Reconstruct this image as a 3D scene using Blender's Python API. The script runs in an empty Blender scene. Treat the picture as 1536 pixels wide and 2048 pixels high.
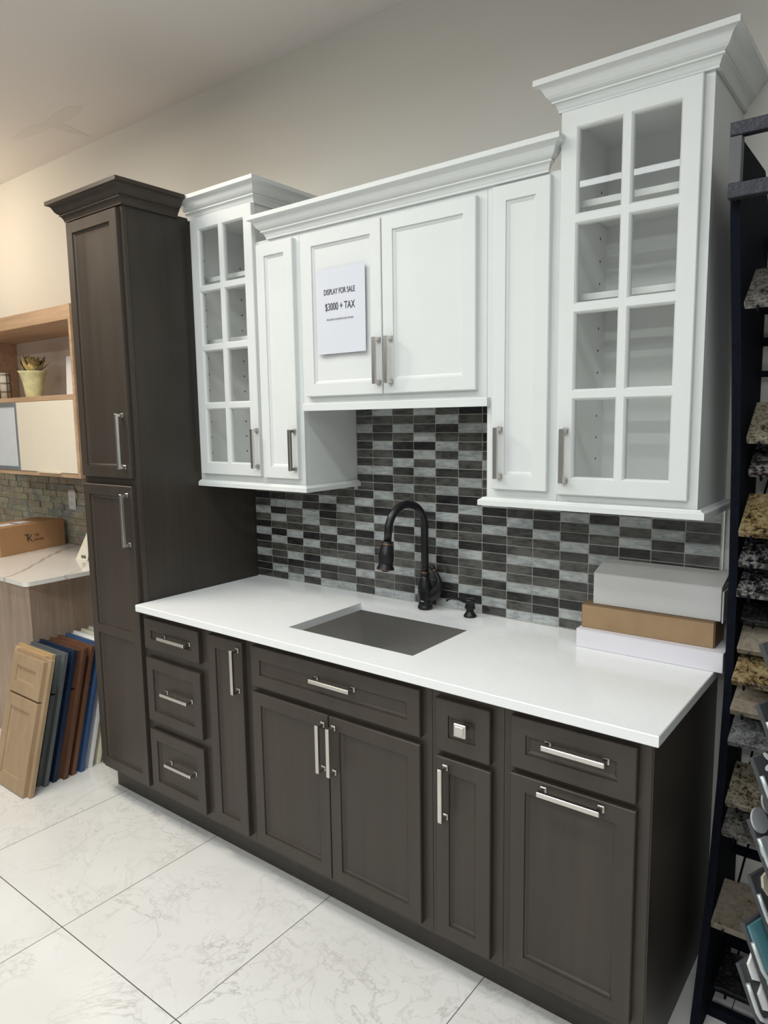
import bpy, bmesh, math, random
from mathutils import Vector, Matrix
random.seed(7)
SC = bpy.context.scene
COL = SC.collection
IN = 0.0254

# ------------------------------------------------------------------ materials
def lin(c):
    return tuple(((v/255)/12.92 if v/255 <= .04045 else ((v/255+.055)/1.055)**2.4) for v in c)

class NT:
    def __init__(s, name):
        s.m = bpy.data.materials.new(name); s.m.use_nodes = True
        s.t = s.m.node_tree; s.b = s.t.nodes['Principled BSDF']
    def n(s, typ, **kw):
        o = s.t.nodes.new(typ)
        for k, v in kw.items():
            if k in o.inputs: o.inputs[k].default_value = v
            else: setattr(o, k, v)
        return o
    def l(s, a, b): s.t.links.new(a, b)
    def coords(s, scale=(1, 1, 1), kind='Object', rot=(0, 0, 0)):
        tc = s.n('ShaderNodeTexCoord'); mp = s.n('ShaderNodeMapping')
        mp.inputs['Scale'].default_value = scale; mp.inputs['Rotation'].default_value = rot
        s.l(tc.outputs[kind], mp.inputs['Vector']); return mp.outputs['Vector']
    def noise(s, vec, scale=5, detail=4, rough=.5, dist=0):
        o = s.n('ShaderNodeTexNoise'); o.inputs['Scale'].default_value = scale
        o.inputs['Detail'].default_value = detail; o.inputs['Roughness'].default_value = rough
        o.inputs['Distortion'].default_value = dist
        s.l(vec, o.inputs['Vector']); return o.outputs['Fac']
    def ramp(s, fac, stops):
        o = s.n('ShaderNodeValToRGB'); e = o.color_ramp.elements
        while len(e) < len(stops): e.new(.5)
        for el, (p, c) in zip(e, stops):
            el.position = p; el.color = (c[0], c[1], c[2], 1)
        s.l(fac, o.inputs['Fac']); return o.outputs['Color']
    def math(s, op, a, b=None):
        o = s.n('ShaderNodeMath', operation=op)
        for i, v in enumerate((a, b)):
            if v is None: continue
            if isinstance(v, (int, float)): o.inputs[i].default_value = v
            else: s.l(v, o.inputs[i])
        return o.outputs[0]
    def mix(s, fac, a, b, mode='MIX'):
        o = s.n('ShaderNodeMix', data_type='RGBA', blend_type=mode)
        for i, v in ((0, fac), (6, a), (7, b)):
            if isinstance(v, (int, float)): o.inputs[i].default_value = v
            elif isinstance(v, tuple): o.inputs[i].default_value = (v[0], v[1], v[2], 1)
            else: s.l(v, o.inputs[i])
        return o.outputs[2]
    def base(s, v):
        if isinstance(v, tuple): s.b.inputs['Base Color'].default_value = (v[0], v[1], v[2], 1)
        else: s.l(v, s.b.inputs['Base Color'])
        return s
    def set(s, **kw):
        for k, v in kw.items():
            k = {'rough': 'Roughness', 'metal': 'Metallic', 'spec': 'Specular IOR Level', 'coat': 'Coat Weight', 'coatr': 'Coat Roughness',
                 'trans': 'Transmission Weight', 'ior': 'IOR', 'alpha': 'Alpha'}[k]
            if isinstance(v, (int, float)): s.b.inputs[k].default_value = v
            else: s.l(v, s.b.inputs[k])
        return s
    def bump(s, h, strength=.1, dist=.001):
        o = s.n('ShaderNodeBump'); o.inputs['Strength'].default_value = strength; o.inputs['Distance'].default_value = dist
        s.l(h, o.inputs['Height']); s.l(o.outputs['Normal'], s.b.inputs['Normal']); return s

M = {}
def plain(name, col, rough=.5, metal=0., var=.04, scale=8, **kw):
    t = NT(name); v = t.coords()
    f = t.noise(v, scale, 3)
    a = tuple(max(0, c*(1-var)) for c in col); b = tuple(min(1, c*(1+var)) for c in col)
    t.base(t.ramp(f, [(.3, a), (.7, b)])).set(rough=rough, metal=metal, **kw)
    M[name] = t.m; return t
def wood(name, c1, c2, axis='z', rough=.45, grain=40, spec=.4, bumps=.05):
    t = NT(name)
    sc = {'z': (1, 1, .06), 'x': (.06, 1, 1), 'y': (1, .06, 1)}[axis]
    v = t.coords(sc); f = t.noise(v, grain, 6, .6, .6)
    v2 = t.coords((1, 1, .35) if axis == 'z' else (.35, 1, 1)); g = t.noise(v2, 5, 3, .5, .8)
    h = t.math('ADD', t.math('MULTIPLY', f, .6), t.math('MULTIPLY', g, .4))
    t.base(t.ramp(h, [(.3, c1), (.68, c2)])).set(rough=rough, spec=spec).bump(f, bumps, .0006)
    M[name] = t.m
plain('white_paint', (.675, .695, .687), .38, var=.01, spec=.35)
plain('cabinet_interior', (.90, .905, .89), .5, var=.01)
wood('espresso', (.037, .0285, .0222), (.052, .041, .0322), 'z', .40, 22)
wood('espresso_side', (.026, .0215, .017), (.044, .036, .029), 'z', .42, 26)  # darker copy of espresso; shade on the side faces put into the colour
wood('oak', (.34, .21, .125), (.56, .38, .245), 'x', .5, 36)
wood('grey_oak', (.29, .205, .145), (.50, .385, .30), 'z', .55, 30)
plain('nickel', (.62, .60, .565), .28, 1.0, .03, 30)
plain('bronze_black', (.016, .016, .018), .30, .35, .2, 30, spec=.5)
plain('bronze_edge', (.30, .15, .08), .35, .9, .2)
plain('rack_black', (.0045, .006, .0115), .8, .0, .25, 60, spec=.1)
t = plain('hammered_black', (.035, .036, .045), .5, .5, .5, 220)
plain('dark_sheet', (.10, .10, .105), .6, .0, .08, 20)
plain('chrome', (.75, .77, .78), .15, 1.0, .02)
plain('satin_metal', (.50, .54, .55), .4, .5, .02)
plain('paper', (.61, .625, .685), .7, var=.01)
plain('ink', (.03, .03, .045), .7)
plain('ink_soft', (.20, .20, .24), .7)
plain('box_brown', (.33, .215, .115), .75, var=.08, scale=14)
plain('box_brown_edge', (.18, .11, .055), .8)
plain('cardboard', (.37, .205, .095), .75, var=.06, scale=14)
plain('box_white', (.58, .575, .565), .7, var=.02)
plain('box_white_lid', (.60, .58, .56), .75, var=.03)
plain('box_lilac', (.72, .70, .75), .65, var=.015)
plain('box_ink', (.05, .03, .02), .8)
plain('cream_gloss', (.80, .73, .60), .12, var=.01, coat=.5)
plain('white_gloss', (.66, .60, .53), .10, var=.01)
plain('aluminium', (.62, .66, .70), .35, .85, .02)
plain('pot_yellow', (.68, .66, .38), .6, var=.15, scale=25)
plain('petal', (.66, .50, .20), .7, var=.3, scale=60)
plain('petal_core', (.62, .42, .08), .7, var=.3, scale=80)
plain('dark_leaf', (.045, .04, .03), .7, var=.3)
plain('grey_leaf', (.20, .19, .11), .7, var=.2)
plain('plastic_white', (.72, .71, .69), .45, var=.01)
plain('socket_dark', (.08, .08, .08), .5)
plain('wall_paint', (.665, .652, .61), .85, var=.012, scale=1.5)
plain('dark_wall', (.34, .34, .34), .9, var=.02, scale=1.5)
plain('far_wall', (.17, .17, .175), .9, var=.02, scale=1.5)
plain('grout', (.47, .46, .41), .9, var=.1, scale=60)
plain('rubber', (.01, .01, .01), .6)
plain('vase_white', (.82, .82, .82), .3, var=.01)
plain('tag_cream', (.70, .66, .55), .7, var=.03)

def samplewood(name, c):
    wood(name, tuple(v*.86 for v in c), tuple(v*1.12 for v in c), 'z', .5, 30)
for nm, c in dict(tan=(.36, .255, .155), maple=(.50, .34, .18), grey=(.105, .12, .122), navy=(.008, .021, .052), brown=(.115, .052, .03),
                  brown2=(.15, .066, .036), blue=(.045, .092, .20)).items(): samplewood('sample_'+nm, c)
plain('sample_white', (.78, .78, .78), .4, var=.01); plain('sample_cream', (.72, .67, .53), .4, var=.01); plain('sample_ivory', (.74, .71, .61), .4, var=.01)

# ceiling with the faint plaster patch
t = NT('ceiling_paint'); v = t.coords()
t.base(t.ramp(t.noise(v, 1.2, 3), [(.3, (.66, .63, .605)), (.7, (.69, .66, .635))])).set(rough=.9); M['ceiling_paint'] = t.m
t = NT('patch_plaster'); v = t.coords()
t.base(t.ramp(t.noise(v, 6, 3), [(.3, (.625, .598, .57)), (.7, (.65, .622, .594))])).set(rough=.9); M['patch_plaster'] = t.m

# quartz worktop
t = NT('white_quartz'); v = t.coords()
t.base(t.ramp(t.noise(v, 55, 5, .6), [(.3, (.80, .81, .81)), (.7, (.83, .835, .835))])).set(rough=.16, spec=.5); M['white_quartz'] = t.m
# veined marble-look top
t = NT('veined_quartz'); tc = t.n('ShaderNodeTexCoord'); sp = t.n('ShaderNodeSeparateXYZ'); t.l(tc.outputs['Object'], sp.inputs[0])
wob = t.math('MULTIPLY', t.math('SUBTRACT', t.noise(tc.outputs['Object'], 3.2, 4), .5), .16)
pos = t.math('ADD', t.math('ADD', t.math('MULTIPLY', sp.outputs[0], .773), t.math('MULTIPLY', sp.outputs[1], .634)), wob)
def vein(at, wd): return t.math('SUBTRACT', 1, t.math('MINIMUM', t.math('DIVIDE', t.math('ABSOLUTE', t.math('SUBTRACT', pos, at)), wd), 1))
vn = t.math('MAXIMUM', t.math('MAXIMUM', vein(-1.225, .013), t.math('MULTIPLY', vein(-.945, .007), .7)), t.math('MULTIPLY', vein(-1.72, .010), .8))
t.base(t.mix(t.math('MULTIPLY', vn, .75), t.ramp(t.noise(tc.outputs['Object'], 4, 4), [(.3, (.70, .67, .63)), (.7, (.74, .715, .675))]), (.30, .26, .20))).set(rough=.15); M['veined_quartz'] = t.m

# floor: large polished marble-look tiles with thin grout
t = NT('floor_tile'); tc = t.n('ShaderNodeTexCoord'); sp = t.n('ShaderNodeSeparateXYZ'); t.l(tc.outputs['Object'], sp.inputs[0])
def gridline(out, off, T, w):
    a = t.math('DIVIDE', t.math('SUBTRACT', out, off), T)
    f = t.math('FRACT', t.math('ADD', a, .5))
    d = t.math('MULTIPLY', t.math('ABSOLUTE', t.math('SUBTRACT', f, .5)), T)
    return t.math('LESS_THAN', d, w)
gl = t.math('MAXIMUM', gridline(sp.outputs[0], .3048, .6019, .0013), gridline(sp.outputs[1], -1.1845, 1.2038, .0016))
# every tile gets its own offset of veining
fl = t.n('ShaderNodeCombineXYZ')
ix = t.math('FLOOR', t.math('DIVIDE', t.math('SUBTRACT', sp.outputs[0], .3048), .6019))
iy = t.math('FLOOR', t.math('DIVIDE', t.math('SUBTRACT', sp.outputs[1], -1.1845), 1.2038))
t.l(t.math('MULTIPLY', ix, 3.7), fl.inputs[0]); t.l(t.math('MULTIPLY', iy, 5.3), fl.inputs[1]); t.l(t.math('ADD', ix, iy), fl.inputs[2])
va = t.n('ShaderNodeVectorMath', operation='ADD'); t.l(tc.outputs['Object'], va.inputs[0]); t.l(fl.outputs[0], va.inputs[1])
def veins(scale, width, dist):
    f = t.noise(va.outputs[0], scale, 7, .62, dist)
    return t.math('SUBTRACT', 1, t.math('MINIMUM', t.math('DIVIDE', t.math('ABSOLUTE', t.math('SUBTRACT', f, .5)), width), 1))
mask = t.noise(va.outputs[0], 2.6, 2)
mk = t.ramp(mask, [(.42, (0, 0, 0)), (.62, (1, 1, 1))])
vv = t.math('MULTIPLY', t.math('MAXIMUM', t.math('MULTIPLY', veins(2.6, .012, .9), .9), t.math('MULTIPLY', veins(6, .02, .6), .5)), mk)
cloud = t.ramp(t.noise(va.outputs[0], 3, 5), [(.3, (.70, .685, .66)), (.7, (.76, .75, .73))])
c = t.mix(t.math('MULTIPLY', vv, .55), cloud, (.33, .31, .285))
c = t.mix(gl, c, (.10, .09, .085))
t.base(c).set(rough=.12, spec=.5); M['floor_tile'] = t.m

# brushed steel
t = NT('brushed_steel'); v = t.coords((2, 60, 60)); f = t.noise(v, 8, 4)
t.base(t.ramp(f, [(.3, (.54, .53, .515)), (.7, (.64, .63, .61))])).set(rough=.34, metal=1.0); M['brushed_steel'] = t.m
# cabinet door glass
t = NT('clear_glass')   # thin float glass: see-through with a Fresnel mirror sheen
tr = t.n('ShaderNodeBsdfTransparent'); tr.inputs[0].default_value = (.98, .985, .982, 1); gs = t.n('ShaderNodeBsdfGlossy'); gs.inputs['Roughness'].default_value = .015
fr = t.n('ShaderNodeFresnel'); fr.inputs['IOR'].default_value = 1.5; mx = t.n('ShaderNodeMixShader')
gm = t.n('ShaderNodeNewGeometry'); t.l(t.math('MULTIPLY', fr.outputs[0], t.math('SUBTRACT', 1, gm.outputs['Backfacing'])), mx.inputs[0]); t.l(tr.outputs[0], mx.inputs[1]); t.l(gs.outputs[0], mx.inputs[2])
t.l(mx.outputs[0], t.t.nodes['Material Output'].inputs['Surface']); M['clear_glass'] = t.m
t = NT('frosted_glass'); v = t.coords(); t.base(t.ramp(t.noise(v, 20, 2), [(.3, (.60, .63, .66)), (.7, (.63, .66, .69))])).set(rough=.16); M['frosted_glass'] = t.m

# mosaic glass tones with wood-like streaks
def tone(name, a, b, rough=.16):
    t = NT(name); v = t.coords((.22, 1, 1)); f = t.noise(v, 130, 5, .65, .5); g = t.noise(t.coords((.5, 1, 1)), 28, 3)
    h = t.math('ADD', t.math('MULTIPLY', f, .6), t.math('MULTIPLY', g, .4))
    t.base(t.ramp(h, [(.41, a), (.57, b)])).set(rough=rough, spec=.5); M[name] = t.m
tone('tile_light', (.235, .255, .255), (.43, .455, .45))
tone('tile_mid', (.040, .039, .036), (.105, .102, .094))
tone('tile_dark', (.022, .022, .0215), (.062, .061, .057))
tone('tile_darkest', (.012, .0125, .013), (.030, .030, .030))
tone('tile_sage', (.30, .285, .205), (.44, .42, .32)); tone('tile_taupe', (.28, .245, .185), (.40, .35, .27)); tone('tile_steel', (.22, .235, .21), (.34, .355, .32))
# granite sample stones
def granite(name, stops, scale=60, dist=.6):
    t = NT(name); v = t.coords(); f = t.noise(v, scale*1.7, 5, .7, dist); g = t.noise(v, scale*.6, 3)
    h = t.math('ADD', t.math('MULTIPLY', f, .7), t.math('MULTIPLY', g, .3))
    t.base(t.ramp(h, [(p, tuple(q*.46 for q in c)) for p, c in stops])).set(rough=.12); M[name] = t.m  # stones dimmed: shade inside the rack is put into their colour
BK = (.012, .012, .012)
granite('granite_grey', [(.36, BK), (.44, (.10, .09, .08)), (.52, (.30, .28, .25)), (.65, (.42, .40, .37))])
granite('granite_cream', [(.38, BK), (.44, (.22, .17, .11)), (.52, (.50, .43, .32)), (.65, (.60, .54, .44))])
granite('granite_white', [(.42, BK), (.47, (.10, .08, .08)), (.53, (.50, .48, .47)), (.65, (.62, .60, .58))], 42)
granite('granite_gold', [(.40, (.03, .02, .015)), (.46, (.28, .19, .08)), (.55, (.55, .42, .22)), (.68, (.62, .52, .34))], 50)
granite('granite_dark', [(.40, BK), (.52, (.03, .03, .032)), (.66, (.11, .11, .115))], 70)
granite('granite_salt', [(.44, BK), (.50, (.12, .12, .12)), (.56, (.42, .41, .40)), (.66, (.55, .54, .52))], 55)
granite('granite_beige', [(.34, (.05, .03, .02)), (.40, (.34, .28, .20)), (.55, (.48, .41, .32)), (.68, (.56, .49, .40))], 36)
granite('granite_wave', [(.38, (.06, .06, .06)), (.47, (.22, .22, .22)), (.56, (.42, .42, .42)), (.68, (.58, .58, .57))], 26, 2.0)
plain('board_grey', (.045, .047, .052), .6, var=.05)
plain('tile_teal', (.075, .20, .235), .1, var=.12, scale=12); plain('tile_aqua', (.30, .46, .44), .12, var=.05)
plain('tile_round_grey', (.34, .35, .37), .3, var=.06); plain('hex_white', (.80, .79, .78), .25, var=.03); plain('stone_cream', (.66, .60, .48), .4, var=.08, scale=20)
plain('petal_white', (.80, .80, .82), .3, var=.02); plain('petal_blue', (.045, .05, .17), .3)

# ------------------------------------------------------------------ mesh builder
class MB:
    def __init__(s): s.bm = bmesh.new(); s.mats = []; s.mi = 0
    def mat(s, name):
        if name not in s.mats: s.mats.append(name)
        s.mi = s.mats.index(name); return s
    def _tag(s, faces, smooth=False):
        for f in faces: f.material_index = s.mi; f.smooth = smooth
    def face(s, pts, smooth=False):
        vs = [s.bm.verts.new(p) for p in pts]; f = s.bm.faces.new(vs); s._tag([f], smooth); return f
    def hexa(s, p, bevel=0, seg=1):
        """8 corners: bottom loop 4, top loop 4"""
        vs = [s.bm.verts.new(q) for q in p]
        fs = [s.bm.faces.new([vs[i] for i in q]) for q in ((3, 2, 1, 0), (4, 5, 6, 7), (0, 1, 5, 4), (1, 2, 6, 5), (2, 3, 7, 6), (3, 0, 4, 7))]
        bmesh.ops.recalc_face_normals(s.bm, faces=fs)
        s._tag(fs)
        if bevel:
            es = list({e for f in fs for e in f.edges})
            r = bmesh.ops.bevel(s.bm, geom=es, offset=bevel, segments=seg, profile=.6, affect='EDGES', clamp_overlap=True)
            for f in r['faces']: f.material_index = s.mi
        return s
    def box(s, x0, x1, y0, y1, z0, z1, bevel=0, seg=1, mtx=None):
        x0, x1 = sorted((x0, x1)); y0, y1 = sorted((y0, y1)); z0, z1 = sorted((z0, z1))
        p = [Vector(q) for q in ((x0, y0, z0), (x1, y0, z0), (x1, y1, z0), (x0, y1, z0), (x0, y0, z1), (x1, y0, z1), (x1, y1, z1), (x0, y1, z1))]
        if mtx: p = [mtx @ q for q in p]
        return s.hexa(p, bevel, seg)
    def prism(s, poly, fn, a, b, caps=True, smooth=False):
        """poly = list of 2D points, fn(u, v, t) -> 3D; extruded t from a to b"""
        A = [s.bm.verts.new(fn(u, v, a)) for u, v in poly]; B = [s.bm.verts.new(fn(u, v, b)) for u, v in poly]
        n = len(poly); fs = []
        for i in range(n):
            fs.append(s.bm.faces.new((A[i], A[(i+1) % n], B[(i+1) % n], B[i])))
        if caps: fs += [s.bm.faces.new(A[::-1]), s.bm.faces.new(B)]
        bmesh.ops.recalc_face_normals(s.bm, faces=fs); s._tag(fs, smooth); return s
    def lathe(s, prof, c=(0, 0, 0), seg=24, mtx=None, smooth=True):
        rings = []
        for r, z in prof:
            ring = []
            for i in range(seg):
                a = 2*math.pi*i/seg; p = Vector((r*math.cos(a), r*math.sin(a), z))
                if mtx: p = mtx @ p
                ring.append(s.bm.verts.new(p+Vector(c)))
            rings.append(ring)
        fs = []
        for A, B in zip(rings, rings[1:]):
            for i in range(seg): fs.append(s.bm.faces.new((A[i], A[(i+1) % seg], B[(i+1) % seg], B[i])))
        s._tag(fs, smooth)
        cp = [s.bm.faces.new(rings[0][::-1]), s.bm.faces.new(rings[-1])]; s._tag(cp, False)
        return s
    def tube(s, pts, rad, seg=12, smooth=True, caps=True):
        pts = [Vector(p) for p in pts]; n = len(pts)
        rs = rad if isinstance(rad, (list, tuple)) else [rad]*n
        rings = []; up = Vector((.123, .2, .97)).normalized(); prev = None
        for i, p in enumerate(pts):
            d = (pts[min(i+1, n-1)]-pts[max(i-1, 0)]).normalized()
            if prev is None:
                a = d.orthogonal().normalized()
            else: a = (prev-d*prev.dot(d)).normalized()
            prev = a; b = d.cross(a)
            rings.append([s.bm.verts.new(p+(a*math.cos(2*math.pi*k/seg)+b*math.sin(2*math.pi*k/seg))*rs[i]) for k in range(seg)])
        fs = []
        for A, B in zip(rings, rings[1:]):
            for k in range(seg): fs.append(s.bm.faces.new((A[k], A[(k+1) % seg], B[(k+1) % seg], B[k])))
        s._tag(fs, smooth)
        if caps: s._tag([s.bm.faces.new(rings[0][::-1]), s.bm.faces.new(rings[-1])])
        return s
    def sweep(s, prof, path, close=False):
        """moulding: prof = [(out, up)], path = list of (x, y, nx, ny) corner points with mitre direction, profile at p + n*out"""
        rings = [[s.bm.verts.new((x+nx*o, y+ny*o, u)) for o, u in prof] for x, y, nx, ny in path]
        fs = []; n = len(prof)
        for A, B in zip(rings, rings[1:]):
            for i in range(n): fs.append(s.bm.faces.new((A[i], A[(i+1) % n], B[(i+1) % n], B[i])))
        fs += [s.bm.faces.new(rings[0][::-1]), s.bm.faces.new(rings[-1])]
        bmesh.ops.recalc_face_normals(s.bm, faces=fs); s._tag(fs); return s
    def build(s, name, mat=None, parent=None, kind=None):
        if mat and not s.mats: s.mats = [mat]
        me = bpy.data.meshes.new(name)
        org = Vector(parent['_org']) if parent is not None and '_org' in parent else Vector((0, 0, 0))
        if org.length: bmesh.ops.translate(s.bm, verts=s.bm.verts, vec=-org)
        bmesh.ops.recalc_face_normals(s.bm, faces=s.bm.faces)
        s.bm.to_mesh(me); s.bm.free()
        for m in s.mats: me.materials.append(M[m])
        o = bpy.data.objects.new(name, me); COL.objects.link(o)
        if parent is not None: o.parent = parent; o['_org'] = parent.get('_org', (0, 0, 0))
        if kind: o['kind'] = kind
        return o

def thing(name, label, cat, loc=(0, 0, 0), group=None):
    o = bpy.data.objects.new(name, None); COL.objects.link(o); o.location = loc; o['_org'] = tuple(loc)
    o.empty_display_size = .05
    o['label'] = label; o['category'] = cat
    if group: o['group'] = group
    return o
def solo(o, label, cat, group=None):
    o['label'] = label; o['category'] = cat
    if group: o['group'] = group
    return o
def recentre(o):
    """put the origin of a single-mesh thing at the middle of its base"""
    vs = [v.co for v in o.data.vertices]
    c = Vector((sum(v.x for v in vs)/len(vs), sum(v.y for v in vs)/len(vs), min(v.z for v in vs)))
    o.data.transform(Matrix.Translation(-c)); o.location = c; return o
def text(name, body, size, loc, rot, mat, parent, width=None, align='CENTER', extrude=.0002, bold=0):
    cu = bpy.data.curves.new(name, 'FONT'); cu.body = body; cu.size = size; cu.align_x = align; cu.align_y = 'CENTER'; cu.extrude = extrude; cu.offset = bold
    tmp = bpy.data.objects.new(name, cu); COL.objects.link(tmp)
    bpy.context.view_layer.update()
    dg = bpy.context.evaluated_depsgraph_get(); me = bpy.data.meshes.new_from_object(tmp.evaluated_get(dg))
    bpy.data.objects.remove(tmp, do_unlink=True); bpy.data.curves.remove(cu)
    me.name = name
    if width:
        xs = [v.co.x for v in me.vertices]; k = width/(max(xs)-min(xs))
        me.transform(Matrix.Diagonal((k, 1, 1, 1)))
    org = Vector(parent.get('_org', (0, 0, 0)))
    me.transform(Matrix.Translation(Vector(loc)-org) @ rot.to_4x4())
    me.materials.clear(); me.materials.append(M[mat])
    o = bpy.data.objects.new(name, me); COL.objects.link(o); o.parent = parent; o['_org'] = tuple(org); return o

# ------------------------------------------------------------------ room shell
ZC = 3.0876
def struct(name, b, mat): 
    o = b.build(name, mat, None, 'structure'); return o
XL, XR, YF = -4.6, 4.4, -6.6
struct('floor', MB().box(XL, XR, YF, .1, -.05, 0), 'floor_tile')
struct('ceiling', MB().box(XL, XR, YF, .1, ZC, ZC+.05), 'ceiling_paint')
struct('wall_back', MB().box(XL, XR, 0, .1, 0, ZC), 'wall_paint')
struct('wall_left', MB().box(XL-.1, XL, YF, .1, 0, ZC), 'far_wall')
struct('wall_right', MB().box(XR, XR+.1, YF, .1, 0, ZC), 'dark_wall')
struct('wall_front', MB().box(XL, XR, YF-.1, YF, 0, ZC), 'far_wall')

# ------------------------------------------------------------------ cabinet kit
X0, X1, X2, X3, X4, X5 = 0, 15*IN, 24*IN, 54*IN, 63*IN, 78*IN
YB = -.6096      # base face frame front
YU = -.3048      # upper face frame front
TD = .020        # door thickness

def door(name, parent, x0, x1, z0, z1, yback, mat, holes=None, stile=.043, rail=.043, stick=.011, glass=False, bars=None, mid=None):
    """five-piece recessed panel door or drawer front; front faces -y"""
    b = MB().mat(mat); bm = b.bm
    yf = yback-TD; ch = .0022
    if holes is None:
        if mid: holes = [(x0+stile, x1-stile, z0+rail, mid-rail*.42), (x0+stile, x1-stile, mid+rail*.42, z1-rail)]
        else: holes = [(x0+stile, x1-stile, z0+rail, z1-rail)]
    V = lambda x, y, z: bm.verts.new((x, y, z))
    def loop(a, c, d, e, y): return [V(a, y, d), V(c, y, d), V(c, y, e), V(a, y, e)]
    def bridge(A, B):
        for i in range(4): b._tag([bm.faces.new((A[i], A[(i+1) % 4], B[(i+1) % 4], B[i]))])
    L0 = loop(x0, x1, z0, z1, yback); L1 = loop(x0, x1, z0, z1, yf+ch); L2 = loop(x0+ch, x1-ch, z0+ch, z1-ch, yf)
    b._tag([bm.faces.new(L0)]) if not glass else None
    bridge(L0, L1); bridge(L1, L2)
    xs = sorted({x0+ch, x1-ch, *[h[0] for h in holes], *[h[1] for h in holes]})
    zs = sorted({z0+ch, z1-ch, *[h[2] for h in holes], *[h[3] for h in holes]})
    for i in range(len(xs)-1):
        for j in range(len(zs)-1):
            cx, cz = (xs[i]+xs[i+1])/2, (zs[j]+zs[j+1])/2
            if any(h[0] < cx < h[1] and h[2] < cz < h[3] for h in holes): continue
            b._tag([bm.faces.new((V(xs[i], yf, zs[j]), V(xs[i+1], yf, zs[j]), V(xs[i+1], yf, zs[j+1]), V(xs[i], yf, zs[j+1])))])
            if glass:
                b._tag([bm.faces.new((V(xs[i], yback, zs[j]), V(xs[i+1], yback, zs[j]), V(xs[i+1], yback, zs[j+1]), V(xs[i], yback, zs[j+1])))])
    for h in holes:
        def ins(k, y): return loop(h[0]+k, h[1]-k, h[2]+k, h[3]-k, y)
        if glass:
            A = ins(0, yf); B = ins(.004, yf+.004); C2 = ins(.006, yf+.009); D = ins(.006, yback)
            bridge(A, B); bridge(B, C2); bridge(C2, D)
        else:
            A = ins(0, yf); B = ins(.0006, yf+.0048); C2 = ins(stick*.5, yf+.0056); D = ins(stick, yf+.0095)
            bridge(A, B); bridge(B, C2); bridge(C2, D); b._tag([bm.faces.new(D)])
    bmesh.ops.remove_doubles(bm, verts=bm.verts, dist=1e-6)
    return b.build(name, None, parent)

def pull(parent, x, z, length, yface, vertical=True, name='handle', mat='nickel'):
    """square bar pull, centred at x, z on the plane yface"""
    b = MB().mat(mat); s = .0068; h = length/2; po = .034
    def bx(u0, u1, w0, w1, y0, y1, bev):
        if vertical: b.box(x+u0, x+u1, y0, y1, z+w0, z+w1, bev)
        else: b.box(x+w0, x+w1, y0, y1, z+u0, z+u1, bev)
    bx(-s, s, -h, h, yface-po, yface-po+.012, .0016)
    for sg in (-1, 1):
        c = sg*(h-.0065)
        bx(-s*.95, s*.95, c-.0055, c+.0055, yface-po+.006, yface-.003, .001)
        bx(-.0085, .0085, c-.0085, c+.0085, yface-.0045, yface, .0012)
    return b.build(name, None, parent)

CROWN = [(0, 0), (.009, 0), (.009, .005), (.011, .0085), (.0135, .015), (.0175, .0205), (.020, .0225), (.0232, .0228), (.0232, .0272), (.0215, .0285), (.0245, .0298), (.0300, .0335), (.0352, .0395),
         (.0390, .0465), (.0420, .0530), (.0460, .0580), (.0510, .0612), (.0575, .0632), (.061, .0634), (.061, .078), (0, .078)]
def crown(name, parent, path, z, mat):
    b = MB().mat(mat); b.sweep([(o, z+u) for o, u in CROWN], path); return b.build(name, None, parent)

# ------------------------------------------------------------------ base cabinets
ZB0, ZB1 = .1143, .886
def base_body(par, x0, x1, mat='espresso', right_panel=False, hollow=False):
    g = .0004
    b = MB().mat(mat)
    if hollow:   # open box that the basin hangs in
        th = .018; prof = [(x0+g, ZB0), (x1-g, ZB0), (x1-g, ZB1-.001), (x1-th, ZB1-.001), (x1-th, ZB0+th), (x0+th, ZB0+th), (x0+th, ZB1-.001), (x0+g, ZB1-.001)]
        b.prism(prof, lambda x, z, t: (x, t, z), -.001, YB+.019)
    else:
        prof = [(-.001, ZB0), (-.001, ZB1-.001), (YB+.019, ZB1-.001), (YB+.019, ZB0)]
        b.prism(prof, lambda y, z, t: (t, y, z), x0+g, x1-g)
    o = b.build('cabinet_box', None, par)
    f = MB().mat(mat); f.box(x0+g, x1-g, YB, YB+.019, ZB0, ZB1-.001, .0006)
    f.build('face_frame', None, par)
    if right_panel:
        p = MB().mat('espresso_side')
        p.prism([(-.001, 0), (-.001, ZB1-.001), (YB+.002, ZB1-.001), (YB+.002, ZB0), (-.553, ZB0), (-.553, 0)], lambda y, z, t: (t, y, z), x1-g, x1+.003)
        p.build('end_panel', None, par)
    return o
YFD = YB-TD
c = thing('drawer_cabinet', 'dark brown base cabinet with three stacked drawers, beside the tall pantry', 'cabinet', ((X0+X1)/2, -.3, ZB0))
base_body(c, X0, X1)
for z0, z1, hx, hz in ((.735, .857, .208, .797), (.437, .697, .207, .572), (.139, .399, .210, .283)):
    d = door('drawer', c, .012, .350, z0, z1, YB, 'espresso'); pull(d, hx, hz, .166, YB-.0105, False)
c = thing('narrow_cabinet', 'narrow dark brown base cabinet with one full-height door, left of the sink cabinet', 'cabinet', ((X1+X2)/2, -.3, ZB0))
base_body(c, X1, X2)
d = door('door', c, .403, .589, .139, .860, YB, 'espresso'); pull(d, .568, .757, .160, YFD)
c = thing('sink_cabinet', 'wide dark brown base cabinet under the sink with two doors and one wide drawer front', 'cabinet', ((X2+X3)/2, -.3, ZB0))
base_body(c, X2, X3, hollow=True)
d = door('drawer', c, .635, 1.340, .719, .860, YB, 'espresso'); pull(d, 1.011, .8045, .166, YB-.0105, False)
d = door('door', c, .634, .9865, .139, .697, YB, 'espresso'); pull(d, .966, .590, .160, YFD)
d = door('door', c, .9905, 1.340, .139, .697, YB, 'espresso'); pull(d, 1.012, .590, .160, YFD)
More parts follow.
